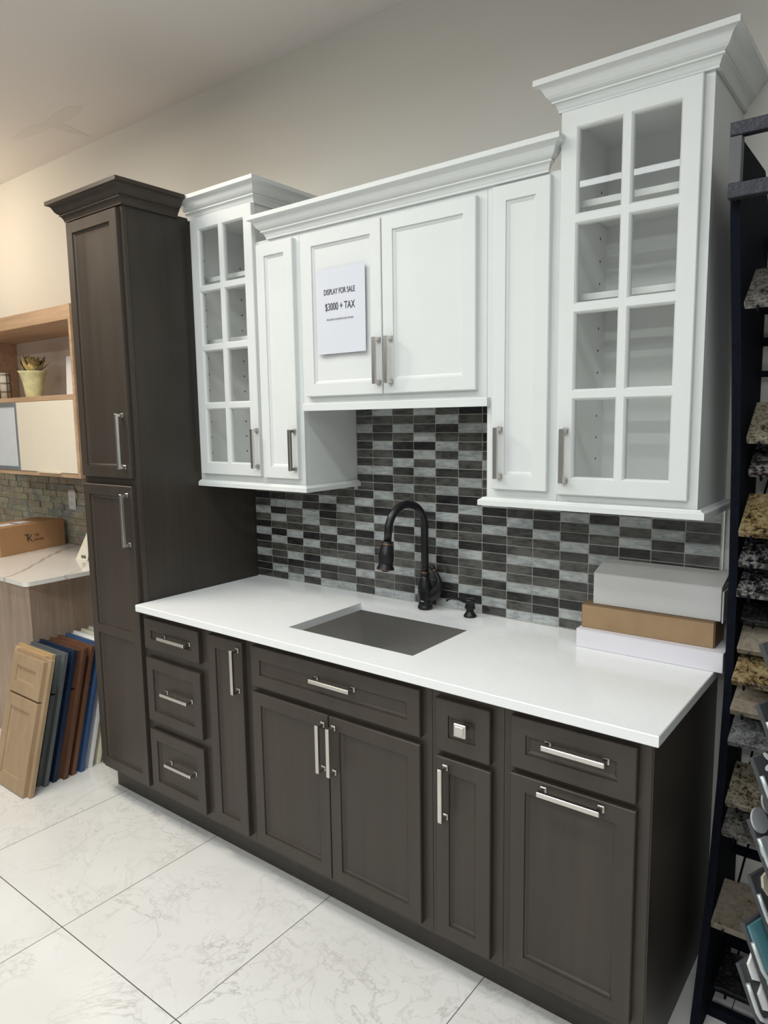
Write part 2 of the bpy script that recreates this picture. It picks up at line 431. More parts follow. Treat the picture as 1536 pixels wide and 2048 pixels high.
c = thing('knob_drawer_cabinet', 'narrow dark brown base cabinet with a small square-knob drawer above one door', 'cabinet', ((X3+X4)/2, -.3, ZB0))
base_body(c, X3, X4)
d = door('drawer', c, 1.393, 1.566, .703, .853, YB, 'espresso')
k = MB().mat('nickel'); kx, kz = 1.487, .787
k.box(kx-.019, kx+.019, YFD-.024, YFD-.017, kz-.019, kz+.019, .0022); k.box(kx-.013, kx+.013, YFD-.0265, YFD-.023, kz-.013, kz+.013, .0012)
k.lathe([(.009, 0), (.007, .008), (.010, .024)], (kx, YFD+.010, kz), 16, Matrix.Rotation(math.pi/2, 3, 'X')); k.build('knob', None, d)
d = door('door', c, 1.395, 1.569, .135, .684, YB, 'espresso'); pull(d, 1.428, .585, .158, YFD)
c = thing('trash_pullout_cabinet', 'dark brown base cabinet at the right end with a drawer over one tall pull-out front', 'cabinet', ((X4+X5)/2, -.3, 0))
base_body(c, X4, X5, right_panel=True)
d = door('drawer', c, 1.627, 1.952, .7215, .860, YB, 'espresso'); pull(d, 1.803, .806, .162, YB-.0105, False)
d = door('pullout_front', c, 1.627, 1.953, .150, .7045, YB, 'espresso'); pull(d, 1.797, .6865, .162, YFD, False)
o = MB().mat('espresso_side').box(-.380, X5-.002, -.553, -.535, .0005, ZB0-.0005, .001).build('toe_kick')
solo(o, 'long dark brown toe kick board on the floor under the base cabinets', 'toe kick')

# ------------------------------------------------------------------ tall pantry
c = thing('pantry_cabinet', 'tall dark brown pantry cabinet with two stacked doors and a crown', 'cabinet', (-.19, -.3, 0))
PX0, PX1, PZ = -.381, -.0006, 2.438
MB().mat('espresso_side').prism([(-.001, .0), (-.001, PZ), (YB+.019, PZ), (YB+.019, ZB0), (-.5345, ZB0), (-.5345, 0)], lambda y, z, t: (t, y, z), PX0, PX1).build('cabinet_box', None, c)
MB().mat('espresso').box(PX0, PX1, YB, YB+.0185, ZB0, PZ, .0008).build('face_frame', None, c)
d = door('door', c, -.3655, -.0145, 1.408, 2.418, YB, 'espresso'); pull(d, -.047, 1.552, .214, YFD)
d = door('door', c, -.366, -.018, .137, 1.377, YB, 'espresso', mid=.762); pull(d, -.0465, 1.243, .210, YFD)
crown('crown_moulding', c, [(PX0, -.001, -1, 0), (PX0, YB, -1, -1), (PX1+.0006, YB, 1, -1), (PX1+.0006, -.368, 1, 0)], 2.427, 'espresso')

# ------------------------------------------------------------------ worktop, sink, tap
SX0, SX1, SY0, SY1 = .7183, 1.2446, -.5248, -.1299
CT0, CT1, CY = .8865, .914, -.6552
b = MB().mat('white_quartz'); bm = b.bm
cx0, cx1 = .0012, 2.0062
def rr(z, ins=0): return [bm.verts.new(p) for p in ((cx0+ins, CY+ins, z), (cx1-ins, CY+ins, z), (cx1-ins, -.0012, z), (cx0+ins, -.0012, z))]
def hh(z): return [bm.verts.new(p) for p in ((SX0, SY0, z), (SX1, SY0, z), (SX1, SY1, z), (SX0, SY1, z))]
e = .002
R0, R1, R2, R3 = rr(CT0, e), rr(CT0+e), rr(CT1-e), rr(CT1, e); H0, H1 = hh(CT0), hh(CT1)
for A, B in ((R0, R1), (R1, R2), (R2, R3), (R3, H1), (H1, H0), (H0, R0)):
    for i in range(4): bm.faces.new((A[i], A[(i+1) % 4], B[(i+1) % 4], B[i]))
o = b.build('worktop'); solo(o, 'long white quartz worktop with a sink cut-out', 'worktop')
c = thing('sink', 'stainless steel undermount sink basin set in the white worktop', 'sink', ((SX0+SX1)/2, (SY0+SY1)/2, .66))
b = MB().mat('brushed_steel'); bm = b.bm
def lp(x0, x1, y0, y1, z): return [bm.verts.new(p) for p in ((x0, y0, z), (x1, y0, z), (x1, y1, z), (x0, y1, z))]
q = .004
L = [lp(SX0-.02, SX1+.02, SY0-.02, SY1+.02, CT0-.0006), lp(SX0-q, SX1+q, SY0-q, SY1+q, CT0-.0006), lp(SX0-q+.002, SX1+q-.002, SY0-q+.002, SY1+q-.002, .70), lp(SX0+.012, SX1-.012, SY0+.012, SY1-.012, .675),
     lp(SX0+.05, SX1-.05, SY0+.05, SY1-.05, .672)]
for A, B in zip(L, L[1:]):
    for i in range(4): bm.faces.new((A[i], A[(i+1) % 4], B[(i+1) % 4], B[i]))
bm.faces.new(L[-1]); b.build('basin', None, c)
MB().mat('chrome').lathe([(.045, 0), (.045, .002), (.036, .0025), (.030, -.001), (.004, -.001)], ((SX0+SX1)/2, (SY0+SY1)/2+.05, .6735), 28).build('drain', None, c)

def V3(*a): return Vector(a)
FB = Vector((.972, -.058, CT1+.0002))
c = thing('faucet', 'black bronze gooseneck kitchen faucet standing behind the sink', 'faucet', tuple(FB))
b = MB().mat('bronze_black')
b.lathe([(.0245, 0), (.0275, .002), (.0285, .008), (.0265, .014), (.0245, .0165), (.0255, .020), (.0245, .026), (.0228, .034), (.0242, .044), (.0265, .056), (.0275, .068), (.0262, .083),
         (.0222, .10), (.0178, .117), (.0150, .128)], FB, 28)
b.build('faucet_body', None, c)
MB().mat('bronze_black').lathe([(.0155, .128), (.0180, .1305), (.0180, .136), (.0155, .139)], FB, 24).build('collar', None, c)
o = MB().mat('bronze_edge').lathe([(.0160, .1392), (.0172, .141), (.0160, .1435)], FB, 24).build('collar_ring', None, c); o['label'] = 'copper edged ring'
fd = Vector((-.17, -.985, 0)).normalized()
pts = []; z0 = .143; zt = .312; rr_ = .092
for i in range(8): pts.append(FB+Vector((0, 0, z0+(zt-z0)*i/7)))
for i in range(1, 21):
    a = math.pi*i/20*.985; pts.append(FB+fd*(rr_-rr_*math.cos(a))+Vector((0, 0, zt+rr_*1.0*math.sin(a))))
d_ = (pts[-1]-pts[-2]).normalized()
pts.append(pts[-1]+d_*.038); tip = pts[-1]
MB().mat('bronze_black').tube(pts, .0142, 20).build('spout', None, c)
rot = Vector((0, 0, 1)).rotation_difference(d_).to_matrix()
hd = MB().mat('bronze_black')
hd.lathe([(.0160, -.002), (.0198, .001), (.0192, .006), (.0200, .010), (.0242, .025), (.0275, .045), (.0275, .060), (.0250, .074), (.0262, .084), (.0315, .0945), (.0315, .0985), (.024, .100)], tip, 26, rot)
hd.lathe([(.013, .0998), (.013, .105)], tip, 18, rot)
h_ = hd.build('spray_head', None, c)
MB().mat('bronze_edge').lathe([(.0192, .0055), (.0206, .0075), (.0194, .0095)], tip, 24, rot).build('head_ring', None, h_)
MB().mat('bronze_edge').lathe([(.0308, .0950), (.0321, .0966), (.0308, .0982)], tip, 24, rot).build('rim_ring', None, h_)
# lever: rises from the right of the body in a swan curve
ld = Vector((.93, .18, 0)).normalized()
lv = [FB+ld*r+Vector((0, 0, z)) for r, z in ((.008, .034), (.024, .050), (.042, .066), (.054, .084), (.0575, .102), (.0535, .122), (.045, .138), (.037, .150), (.034, .155))]
MB().mat('bronze_black').tube(lv, [.015, .020, .0215, .0185, .0140, .0100, .0078, .0070, .0068], 16).build('lever', None, c)
lk = c.children[-1]
MB().mat('bronze_black').tube([FB+ld*.035+V3(0, 0, .1535), FB+ld*.031+V3(0, 0, .159), FB+ld*.023+V3(0, 0, .167)], [.0075, .0098, .007], 16).build('lever_knob', None, lk)
MB().mat('bronze_edge').tube([FB+ld*.0375+V3(0, 0, .1495), FB+ld*.0360+V3(0, 0, .1525)], [.0079, .0079], 16).build('lever_ring', None, lk)
MB().mat('plastic_white').box(-.007, .007, -.0006, .0006, -.0009, .0009, 0, 1, Matrix.Translation(FB+Vector((.004, -.0245, .034)))).build('maker_mark', None, c)

DB = Vector((1.1655, -.056, CT1+.0002))
c = thing('soap_dispenser', 'small black bronze soap dispenser pump on the worktop right of the faucet', 'soap dispenser', tuple(DB))
MB().mat('bronze_black').lathe([(.0225, 0), (.0238, .003), (.0215, .008), (.0150, .016), (.0125, .024), (.0140, .029)], DB, 24).build('base', None, c)
MB().mat('bronze_black').lathe([(.0170, .0285), (.0195, .031), (.0185, .035), (.0165, .048), (.0180, .056), (.0205, .0595), (.0195, .063), (.012, .067), (.004, .068)], DB, 24).build('pump_head', None, c)
sd = Vector((-.62, -.78, 0)).normalized()
sp_ = [DB+sd*r+V3(0, 0, z) for r, z in ((.010, .056), (.022, .057), (.036, .064), (.052, .072), (.068, .074), (.082, .070), (.090, .064))]
MB().mat('bronze_black').tube(sp_, [.006, .0058, .0052, .0048, .0046, .0045, .0045], 12).build('nozzle', None, c)

# ------------------------------------------------------------------ mosaic backsplash, tile by tile
PAT = ['DDDLDDLDDLDD', 'DLDDDLDDLDLD', 'LDDLDDLDDDLD', 'DLDDDLDDLLDD', 'LDDLDDDLDDDLD', 'LDDLDDLDDDLDD', 'DDLDDLDDLDDLDDDLDDDDLDD', 'LDDLDDDLDLDDLDDLDDLDDDL',
       'LDDLDDLDDLDDDLDDLDDDLDD', 'DLDDDLDDLDDLDDDLDLDLDDL', 'LDDLDDDLDDLDDLDDLDLDDLD', 'LDLDDDLDDDDLDDLDDLDDLDD', 'DLDDLDDDDLDDLDDDLDDDLDD', 'LDDLDDLDDDLD',
       'LDDLDDLDDLDD', 'DLDDDLDDLDDL', 'DDLDDDDLDDLD', 'LDDLDDDDDLDL', 'DDLDDLDDDDLD', 'LDDDLDDDDLDDL']
TW, TH, TZ = .0988, .03266, .9178
b = MB().mat('grout'); b.box(.0012, X5, -.0062, -.0008, CT1+.0004, 1.3718); b.box(X2+.002, X3-.002, -.0062, -.0008, 1.3716, 1.683)
rnd = random.Random(11)
for k, col in enumerate(PAT):
    for j in range(23):
        x0, x1 = k*TW+.0016+.0007, (k+1)*TW-.0016+.0007
        z0, z1 = TZ+j*TH+.0015, TZ+(j+1)*TH-.0015
        top = 1.3716
        if x1 > X2+.004 and x0 < X3-.004 and j >= 13:
            x0, x1 = max(x0, X2+.003), min(x1, X3-.003); top = 1.683
        elif z0 > top-.004: continue
        z1 = min(z1, top)
        if z1-z0 < .003 or x1-x0 < .002: continue
        ch_ = col[j] if j < len(col) else rnd.choice('DDL')
        m = 'tile_light' if ch_ == 'L' else rnd.choice(('tile_mid', 'tile_mid', 'tile_dark', 'tile_dark', 'tile_darkest'))
        b.mat(m); b.box(x0, min(x1, X5-.001), -.0082, -.0055, z0, z1)
o = b.build('tile_backsplash'); solo(o, 'grey and charcoal glass mosaic backsplash on the wall behind the sink', 'backsplash')
o = MB().mat('aluminium').box(X5+.0003, X5+.004, -.010, -.0008, CT1+.0005, 1.356).build('tile_edge_strip'); recentre(o)
solo(o, 'thin metal edge strip at the right end of the mosaic backsplash', 'edge strip')

# ------------------------------------------------------------------ upper cabinets
def solid_upper(par, x0, x1, z0, z1):
    g = .0004
    MB().mat('white_paint').box(x0+g, x1-g, YU+.019, -.0012, z0, z1, .0006).build('cabinet_box', None, par)
    MB().mat('white_paint').box(x0+g, x1-g, YU, YU+.0188, z0, z1, .0006).build('face_frame', None, par)
def glass_upper(par, x0, x1, z0, z1, dx0, dx1, dz0, dz1, shelves, hx, hz, zl):
    g = .0004; th = .016; fs = .038
    for nm, sx0, sx1 in (('side_panel', x0+g, x0+g+th), ('side_panel', x1-g-th, x1-g)):
        b = MB().mat('white_paint').box(sx0, sx1, YU+.019, -.0012, z0, z1)
        inner = sx1 if nm and sx0 < (x0+x1)/2 else sx0
        b.mat('cabinet_interior')
        for f_ in b.bm.faces:
            if all(abs(v_.co.x-inner) < 1e-5 for v_ in f_.verts): f_.material_index = b.mi
        b.mat('socket_dark')
        zz = z0+.12
        while zz < z1-.1:
            for yy in (-.255, -.06):
                sgn = 1 if inner == sx1 else -1
                b.box(inner, inner+sgn*.0008, yy-.0032, yy+.0032, zz-.0032, zz+.0032)
            zz += .0655
        b.build(nm, None, par)
    MB().mat('cabinet_interior').box(x0+g+th, x1-g-th, -.008, -.0012, z0, z1).build('back_panel', None, par)
    MB().mat('cabinet_interior').box(x0+g+th, x1-g-th, YU+.019, -.008, z0, z0+th).build('bottom_panel', None, par)
    MB().mat('cabinet_interior').box(x0+g+th, x1-g-th, YU+.019, -.008, z1-th, z1).build('top_panel', None, par)
    for zs in shelves:
        MB().mat('cabinet_interior').box(x0+g+th+.001, x1-g-th-.001, YU+.045, -.009, zs-.009, zs+.009, .001).build('shelf', None, par)
    f = MB().mat('white_paint')
    f.box(x0+g, x0+fs, YU, YU+.0188, z0, z1, .0006); f.box(x1-fs, x1-g, YU, YU+.0188, z0, z1, .0006)
    f.box(x0+fs, x1-fs, YU, YU+.0188, z0, z0+fs, .0006); f.box(x0+fs, x1-fs, YU, YU+.0188, z1-fs, z1, .0006)
    f.build('face_frame', None, par)
    ix0, ix1, iz0, iz1 = dx0+.044, dx1-.044, dz0+.045, dz1-.045; mw = .0095
    xm = (ix0+ix1)/2; hs = []
    for j in range(4):
        a, c_ = iz0+(iz1-iz0)*j/4, iz0+(iz1-iz0)*(j+1)/4
        a += mw if j else 0; c_ -= mw if j < 3 else 0
        hs += [(ix0, xm-mw, a, c_), (xm+mw, ix1, a, c_)]
    d = door('door', par, dx0, dx1, dz0, dz1, YU, 'white_paint', holes=hs, glass=True)
    gl = MB().mat('clear_glass').box(ix0-.003, ix1+.003, YU-.0095, YU-.0065, iz0-.003, iz1+.003).build('glass_pane', None, d)
    gl['label'] = 'clear glass behind white muntins'
    pull(d, hx, hz, zl, YU-TD)
UZ0 = 1.3725
c = thing('tall_glass_cabinet', 'white wall cabinet with an eight-pane glass door next to the dark pantry', 'cabinet', ((X0+X1)/2, -.16, UZ0))
glass_upper(c, X0+.0008, X1, UZ0, 2.438, .029, .3855, 1.410, 2.427, (1.950, 2.198), .377, 1.518, .152)
crown('crown_moulding', c, [(X0+.0008, YU, 0, -1), (X1, YU, 1, -1), (X1, -.0012, 1, 0)], 2.427, 'white_paint')
c = thing('narrow_wall_cabinet', 'narrow white wall cabinet with one solid door left of the range-hood gap', 'cabinet', ((X1+X2)/2, -.16, UZ0))
solid_upper(c, X1, X2, UZ0, 2.2865)
d = door('door', c, .403, .5905, 1.407, 2.268, YU, 'white_paint'); pull(d, .579, 1.5145, .152, YU-TD)
c = thing('hood_wall_cabinet', 'short wide white wall cabinet with two doors above the gap over the sink', 'cabinet', ((X2+X3)/2, -.16, 1.683))
solid_upper(c, X2, X3, 1.683, 2.2865)
d = door('door', c, .6405, .9895, 1.707, 2.2655, YU, 'white_paint'); pull(d, .978, 1.8135, .152, YU-TD)
d = door('door', c, .9935, 1.3425, 1.707, 2.2655, YU, 'white_paint'); pull(d, 1.0275, 1.8135, .152, YU-TD)
def rail_prof(zb, zt): return [(-.018, zb), (.020, zb), (.020, zt-.003), (.017, zt), (.012, zt+.002), (.009, zt+.006), (.0005, zt+.006), (.0005, zt-.004), (-.018, zt-.004)]
b = MB().mat('white_paint'); b.prism([(YU-.022, 1.657), (YU-.022, 1.6805), (YU-.019, 1.683), (YU-.0004, 1.683), (YU-.0004, 1.6828), (YU+.018, 1.6828), (YU+.018, 1.657)], lambda y, z, t: (t, y, z), X2+.016, X3+.012)
b.build('light_rail', None, c)
c = thing('slim_wall_cabinet', 'narrow white wall cabinet with one solid door left of the right glass cabinet', 'cabinet', ((X3+X4)/2, -.16, UZ0))
solid_upper(c, X3, X4, UZ0, 2.2865)
d = door('door', c, 1.3975, 1.5755, 1.410, 2.275, YU, 'white_paint'); pull(d, 1.427, 1.5185, .152, YU-TD)
c = thing('right_glass_cabinet', 'tall white wall cabinet with a wide eight-pane glass door beside the granite rack', 'cabinet', ((X4+X5)/2, -.16, UZ0))
glass_upper(c, X4, X5, UZ0, 2.438, 1.604, 1.9595, 1.4045, 2.4225, (1.950, 2.198), 1.632, 1.5135, .152)
crown('crown_moulding', c, [(X4, -.0012, -1, 0), (X4, YU, -1, -1), (X5, YU, 1, -1), (X5, -.0012, 1, 0)], 2.427, 'white_paint')
o = crown('crown_moulding', None, [(.4605, YU-.0005, -.97, 0), (.4605, YU-.0005, -1, -1), (1.556, YU-.0005, 1, -1), (1.556, YU-.0005, .97, 0)], 2.285, 'white_paint')
solo(o, 'long white crown moulding along the top of the three lower middle wall cabinets', 'moulding')
# light rails under the two outer pairs of wall cabinets
def rail(x0, x1, path, lab):
    b = MB().mat('white_paint'); b.sweep(rail_prof(1.3583, 1.3765), path); o = b.build('light_rail'); solo(o, lab, 'light rail', None); return o
r = rail(0, 0, [(X0+.004, YU, 0, -1), (X2+.001, YU, 1, -1), (X2+.001, -.0095, 1, 0)], 'white light rail under the left pair of wall cabinets by the pantry')
r = rail(0, 0, [(X3-.001, -.0095, -1, 0), (X3-.001, YU, -1, -1), (X5+.001, YU, 1, -1), (X5+.001, -.0012, 1, 0)], 'white light rail under the right pair of wall cabinets above the stacked boxes')

# sale notice
c = thing('sale_sign', 'white paper sale notice taped on the left door above the sink gap', 'sign', (.816, YU-.015, 1.85))
b = MB().mat('paper'); bm = b.bm
n = 10; ys = YU-TD-.0012
n = 16; jzs = (0, .04, .12, .3, .6, 1)
def sheet(off): return [[bm.verts.new((.7075+i/n*.2175, ys-off-(.0022*max(0, math.sin(i/n*8.5+.4)))*(1-jz)**6, 1.8505+.286*jz)) for i in range(n+1)] for jz in jzs]
F_, K_ = sheet(.0008), sheet(.0003)
for g_ in (F_, K_):
    for A, B in zip(g_, g_[1:]):
        for i in range(n): b._tag([bm.faces.new((A[i], A[i+1], B[i+1], B[i]))], False)
rim = lambda g_: g_[0]+[r[-1] for r in g_[1:]]+g_[-1][-2::-1]+[r[0] for r in g_[-2:0:-1]]
Ra, Rb = rim(F_), rim(K_)
for i in range(len(Ra)): b._tag([bm.faces.new((Ra[i], Ra[(i+1) % len(Ra)], Rb[(i+1) % len(Ra)], Rb[i]))])
b.build('paper_sheet', None, c)
RX = Matrix.Rotation(math.pi/2, 3, 'X')
text('printed_text', 'DISPLAY FOR SALE', .0265, (.812, ys-.0019, 2.0575), RX, 'ink', c, .139)
text('printed_text', '$3000 + TAX', .035, (.8135, ys-.0019, 2.0075), RX, 'ink', c, .133)
text('printed_text', '*INCLUDING COUNTERTOP AND THE SINK', .0085, (.813, ys-.0019, 1.9655), RX, 'ink_soft', c, .122)

# ------------------------------------------------------------------ boxes stacked on the worktop
def carton(name, label, corners, z0, z1, mat, lidmat, rise=0., group=None):
    """corners: front-left, front-right, back-right, back-left in xy"""
    cx = sum(p[0] for p in corners)/4; cy = sum(p[1] for p in corners)/4
    c = thing(name, label, 'box', (cx, cy, z0), group)
    b = MB().mat(mat)
    P = [Vector((x, y, z)) for z in (z0, z1) for x, y in corners]; b.hexa(P, .0012)
    b.build('box_body', None, c)
    ctr = Vector((cx, cy, 0))
    lid = MB().mat(lidmat); k = 1.003
    Q = [Vector((cx+(x-cx)*k, cy+(y-cy)*k, z)) for z in (z1-.0005, z1+.0018) for x, y in corners]
    if rise:
        for i in (2, 3, 6, 7): Q[i].z += rise
    lid.hexa(Q, .0006); lid.build('lid', None, c)
    return c
carton('slim_carton', 'long slim white carton lying at the bottom of the box stack on the worktop', [(1.606, -.156), (2.028, -.158), (2.028, -.012), (1.606, -.012)], CT1+.0004, .969, 'box_lilac', 'box_lilac')
c = carton('brown_carton', 'brown cardboard carton in the middle of the box stack', [(1.6125, -.130), (1.9945, -.127), (1.9945, -.016), (1.6125, -.016)], .9714, 1.043, 'box_brown', 'box_brown_edge')
for u0 in (1.9955, 1.6095): MB().mat('box_brown_edge').box(u0, u0+.002, -.124, -.02, .974, 1.040).build('end_flap', None, c)
c = carton('white_carton', 'large white carton with a lid flap on top of the box stack', [(1.640, -.110), (2.006, -.107), (2.006, -.0135), (1.640, -.0135)], 1.0455, 1.141, 'box_white', 'box_white_lid', .030)
f = MB().mat('box_white'); f.hexa([Vector(p) for p in ((2.0085, -.106, 1.041), (2.0125, -.106, 1.041), (2.0125, -.02, 1.041), (2.0085, -.02, 1.041), (2.0085, -.106, 1.132), (2.0125, -.106, 1.132), (2.0125, -.02, 1.132), (2.0085, -.02, 1.132))], .0008)
f.build('end_flap', None, c)

# ------------------------------------------------------------------ left background: second kitchen display
LX0 = -2.6
b = MB().mat('grout'); b.box(LX0, -.384, -.006, -.0008, .9065, 1.356); rnd = random.Random(5); z = .9075; j = 0
while z < 1.350:
    zt_ = min(z+.0395, 1.3555); x = LX0+.002+(j % 2)*.03
    while x < -.39:
        w = rnd.choice((.042, .042, .083, .083, .122)); dpt = rnd.choice((.0085, .0105, .0135, .0165))
        b.mat(rnd.choice(('tile_sage', 'tile_sage', 'tile_taupe', 'tile_steel'))); xe = min(x+w, -.386)
        if xe-x > .006: b.box(x, xe-.0018, -dpt, -.0055, z+.0009, zt_-.0009)
        x += w
    z += .0395; j += 1
o = b.build('stacked_tile_backsplash'); solo(o, 'sage and taupe raised glass tile backsplash on the wall behind the far left worktop', 'backsplash')
c = thing('wall_outlet', 'white duplex power outlet on the sage tile backsplash', 'outlet', (-1.588, -.018, 1.176))
MB().mat('plastic_white').box(-1.6255, -1.5495, -.0215, -.0168, 1.118, 1.235, .0025, 2).build('cover_plate', None, c)
for zz in (1.199, 1.154):
    b = MB().mat('plastic_white').box(-1.604, -1.571, -.0232, -.0212, zz-.014, zz+.014, .003, 2); b.mat('socket_dark')
    for xx in (-1.595, -1.581): b.box(xx-.0012, xx+.0012, -.0236, -.023, zz-.005, zz+.005)
    b.build('receptacle', None, c)
# oak wall unit
c = thing('oak_wall_unit', 'oak wall unit with an open niche over two flap doors behind the pantry', 'wall cabinet', (-1.48, -.18, 1.357))
UX0, UX1, UY = -2.14, -.8455, -.370
def oak(nm, *a, bev=.0006): return MB().mat('oak').box(*a, bev).build(nm, None, c)
oak('side_panel', UX1-.0195, UX1, UY, -.001, 1.357, 2.192); oak('side_panel', UX0, UX0+.0195, UY, -.001, 1.357, 2.192)
oak('top_panel', UX0+.0195, UX1-.0195, UY+.019, -.001, 2.1205, 2.190); oak('fascia', UX0+.0195, UX1-.0195, UY, UY+.019, 2.1205, 2.190)
oak('niche_shelf', UX0+.0195, UX1-.0195, UY, -.001, 1.7425, 1.7665); oak('bottom_panel', UX0+.0195, UX1-.0195, UY, -.018, 1.357, 1.378)
MB().mat('white_gloss').box(UX0+.0195, UX1-.0195, -.020, -.001, 1.7665, 2.1205).build('back_panel', None, c)
d = MB().mat('cream_gloss').box(-1.4385, UX1-.021, UY-.004, UY+.015, 1.380, 1.7405, .001).build('flap_door', None, c); d['label'] = 'cream gloss door'
MB().mat('cream_gloss').box(-1.24, -1.02, UY-.018, UY+.0, 1.3765, 1.3795, .0008).build('edge_pull', None, d)
d = MB().mat('aluminium'); ax0, ax1 = UX0+.021, -1.4425
d.box(ax0, ax0+.02, UY-.004, UY+.015, 1.380, 1.7405, .001); d.box(ax1-.02, ax1, UY-.004, UY+.015, 1.380, 1.7405, .001)
d.box(ax0+.02, ax1-.02, UY-.004, UY+.015, 1.380, 1.400, .001); d.box(ax0+.02, ax1-.02, UY-.004, UY+.015, 1.7205, 1.7405, .001)
d = d.build('flap_door', None, c); d['label'] = 'frosted glass door in a metal frame'
MB().mat('frosted_glass').box(ax0+.02, ax1-.02, UY, UY+.012, 1.400, 1.7205).build('glass_pane', None, d)
# niche decor
PB = Vector((-1.60, -.19, 1.7668))
c = thing('dried_flower_pot', 'pale yellow flared pot with a dried yellow flower in the oak niche', 'potted flower', tuple(PB))
MB().mat('pot_yellow').lathe([(.040, 0), (.044, .004), (.050, .05), (.057, .10), (.068, .138), (.078, .152), (.076, .154), (.066, .140), (.05, .135), (.004, .134)], PB, 32).build('pot', None, c)
b = MB().mat('petal_core'); hc = PB+Vector((.004, -.014, .198))
b.lathe([(.004, -.028), (.022, -.022), (.031, -.006), (.029, .012), (.018, .025), (.004, .030)], hc, 18); core = b.build('flower_head', None, c)
def leaf(b, base, d, ln, wd, curl):
    d = d.normalized(); sd_ = d.cross(Vector((0, 0, 1))).normalized(); up = sd_.cross(d).normalized(); prev = None
    L_, R_ = [], []
    for i in range(7):
        s = i/6; w = wd*math.sin(math.pi*min(1, s*.92+.08))**.8
        p = base+d*ln*s+up*curl*ln*s*s
        L_.append(b.bm.verts.new(p-sd_*w)); R_.append(b.bm.verts.new(p+sd_*w+up*.002))
    for i in range(6): b._tag([b.bm.faces.new((L_[i], R_[i], R_[i+1], L_[i+1]))], True)
def leaves(nm, mat, n, z, ln, wd, curl, el, seed, rad=.012):
    r = random.Random(seed); b = MB().mat(mat)
    for i in range(n):
        a = 2*math.pi*(i+r.random()*.6)/n; e_ = el+r.uniform(-.2, .2)
        d_ = Vector((math.cos(a)*math.cos(e_), math.sin(a)*math.cos(e_), math.sin(e_)))
        leaf(b, PB+Vector((math.cos(a)*rad, math.sin(a)*rad, z)), d_, ln*r.uniform(.8, 1.2), wd*r.uniform(.8, 1.2), curl*r.uniform(.6, 1.4))
    bmesh.ops.solidify(b.bm, geom=b.bm.faces[:], thickness=.0012)
    return b.build(nm, None, c)
leaves('petals', 'petal', 26, .150, .078, .015, .5, .42, 3, .016); leaves('petals', 'petal', 18, .172, .056, .012, .35, .75, 4, .018)
leaves('leaves', 'grey_leaf', 5, .146, .088, .013, .3, .18, 8); leaves('leaves', 'dark_leaf', 6, .15, .118, .006, .25, .5, 9)
c = thing('white_vase', 'tall slim white tapered block vase in the oak niche by its right panel', 'vase', (-1.165, -.16, 1.7668))
MB().mat('vase_white').hexa([Vector(p) for p in ((-1.228, -.205, 1.7668), (-1.10, -.205, 1.7668), (-1.10, -.11, 1.7668), (-1.228, -.11, 1.7668), (-1.216, -.20, 1.978), (-1.11, -.20, 1.978), (-1.11, -.115, 1.978), (-1.216, -.115, 1.978))], .004, 2).build('vase_body', None, c)
c = thing('wire_candle_holder', 'dark wire candle holder around a pale candle at the left of the niche', 'candle holder', (-1.93, -.20, 1.7668))
cc = Vector((-1.93, -.20, 1.7668))
MB().mat('tag_cream').lathe([(.026, .004), (.026, .155), (.02, .16)], cc, 20).build('candle', None, c)
b = MB().mat('bronze_black')
for zz in (.003, .05, .10, .15): b.tube([cc+Vector((.034*math.cos(a), .034*math.sin(a), zz)) for a in [2*math.pi*i/20 for i in range(21)]], .002, 6)
for i in range(5):
    a = 2*math.pi*i/5; b.tube([cc+Vector((.034*math.cos(a), .034*math.sin(a), z_)) for z_ in (.001, .156)], .002, 6)
b.build('wire_cage', None, c)
# peninsula base and veined top
c = thing('peninsula_base', 'grey oak base unit under the veined worktop left of the pantry', 'cabinet', (-1.6, -.3, 0))
MB().mat('grey_oak').box(-2.5, -.9865, -.594, -.0012, .0005, .8845, .001).build('cabinet_box', None, c)
MB().mat('grey_oak').box(-.9865, -.985, -.596, -.0012, .0005, .8845).build('end_panel', None, c)
b = MB().mat('veined_quartz'); pr = [(-2.55, -.0012), (-2.55, -.700)]
for i in range(7):
    a = -math.pi/2+math.pi/2*i/6; pr.append((-.800-.025+.025*math.cos(a), -.700+.025+.025*math.sin(a)))
pr += [(-.800, -.0012)]
b.prism(pr, lambda x, y, t: (x, y, t), .885, .9055)
o = b.build('veined_worktop'); solo(o, 'white worktop with a grey vein and rounded corner, left of the pantry', 'worktop')
# shipping box on it
A, B_ = Vector((-1.547, -.468, .906)), Vector((-1.652, -.045, .906)); ax = (B_-A).normalized(); nx_ = Vector((ax.y, -ax.x, 0)); 
c = thing('shipping_box', 'long brown cardboard shipping box with a printed mark, lying on the veined worktop', 'box', tuple((A+B_)/2-nx_*.11))
Lb = (B_-A).length; D_ = -nx_ if nx_.x > 0 else nx_
P = [A, B_, B_+D_*.22, A+D_*.22]; P = P+[p+Vector((0, 0, .158)) for p in P]
MB().mat('cardboard').hexa(P, .0015).build('box_body', None, c)
fn = -D_; fp = A+ax*Lb*.46+fn*.0006+Vector((0, 0, .075))
mtx = Matrix((ax, Vector((0, 0, 1)), fn)).transposed()
text('printed_mark', 'T', .052, fp-ax*.027+Vector((0, 0, .006)), mtx, 'box_ink', c); text('printed_mark', 'K', .058, fp-ax*.008-Vector((0, 0, .002)), mtx, 'box_ink', c)
text('printed_mark', 'TOP', .022, fp+ax*.037+Vector((0, 0, .012)), mtx, 'box_ink', c, .034); text('printed_mark', 'KNOBS', .020, fp+ax*.050-Vector((0, 0, .013)), mtx, 'box_ink', c, .062)
b = MB().mat('paper'); q0 = A+ax*.06+D_*.03+Vector((0, 0, .1592))
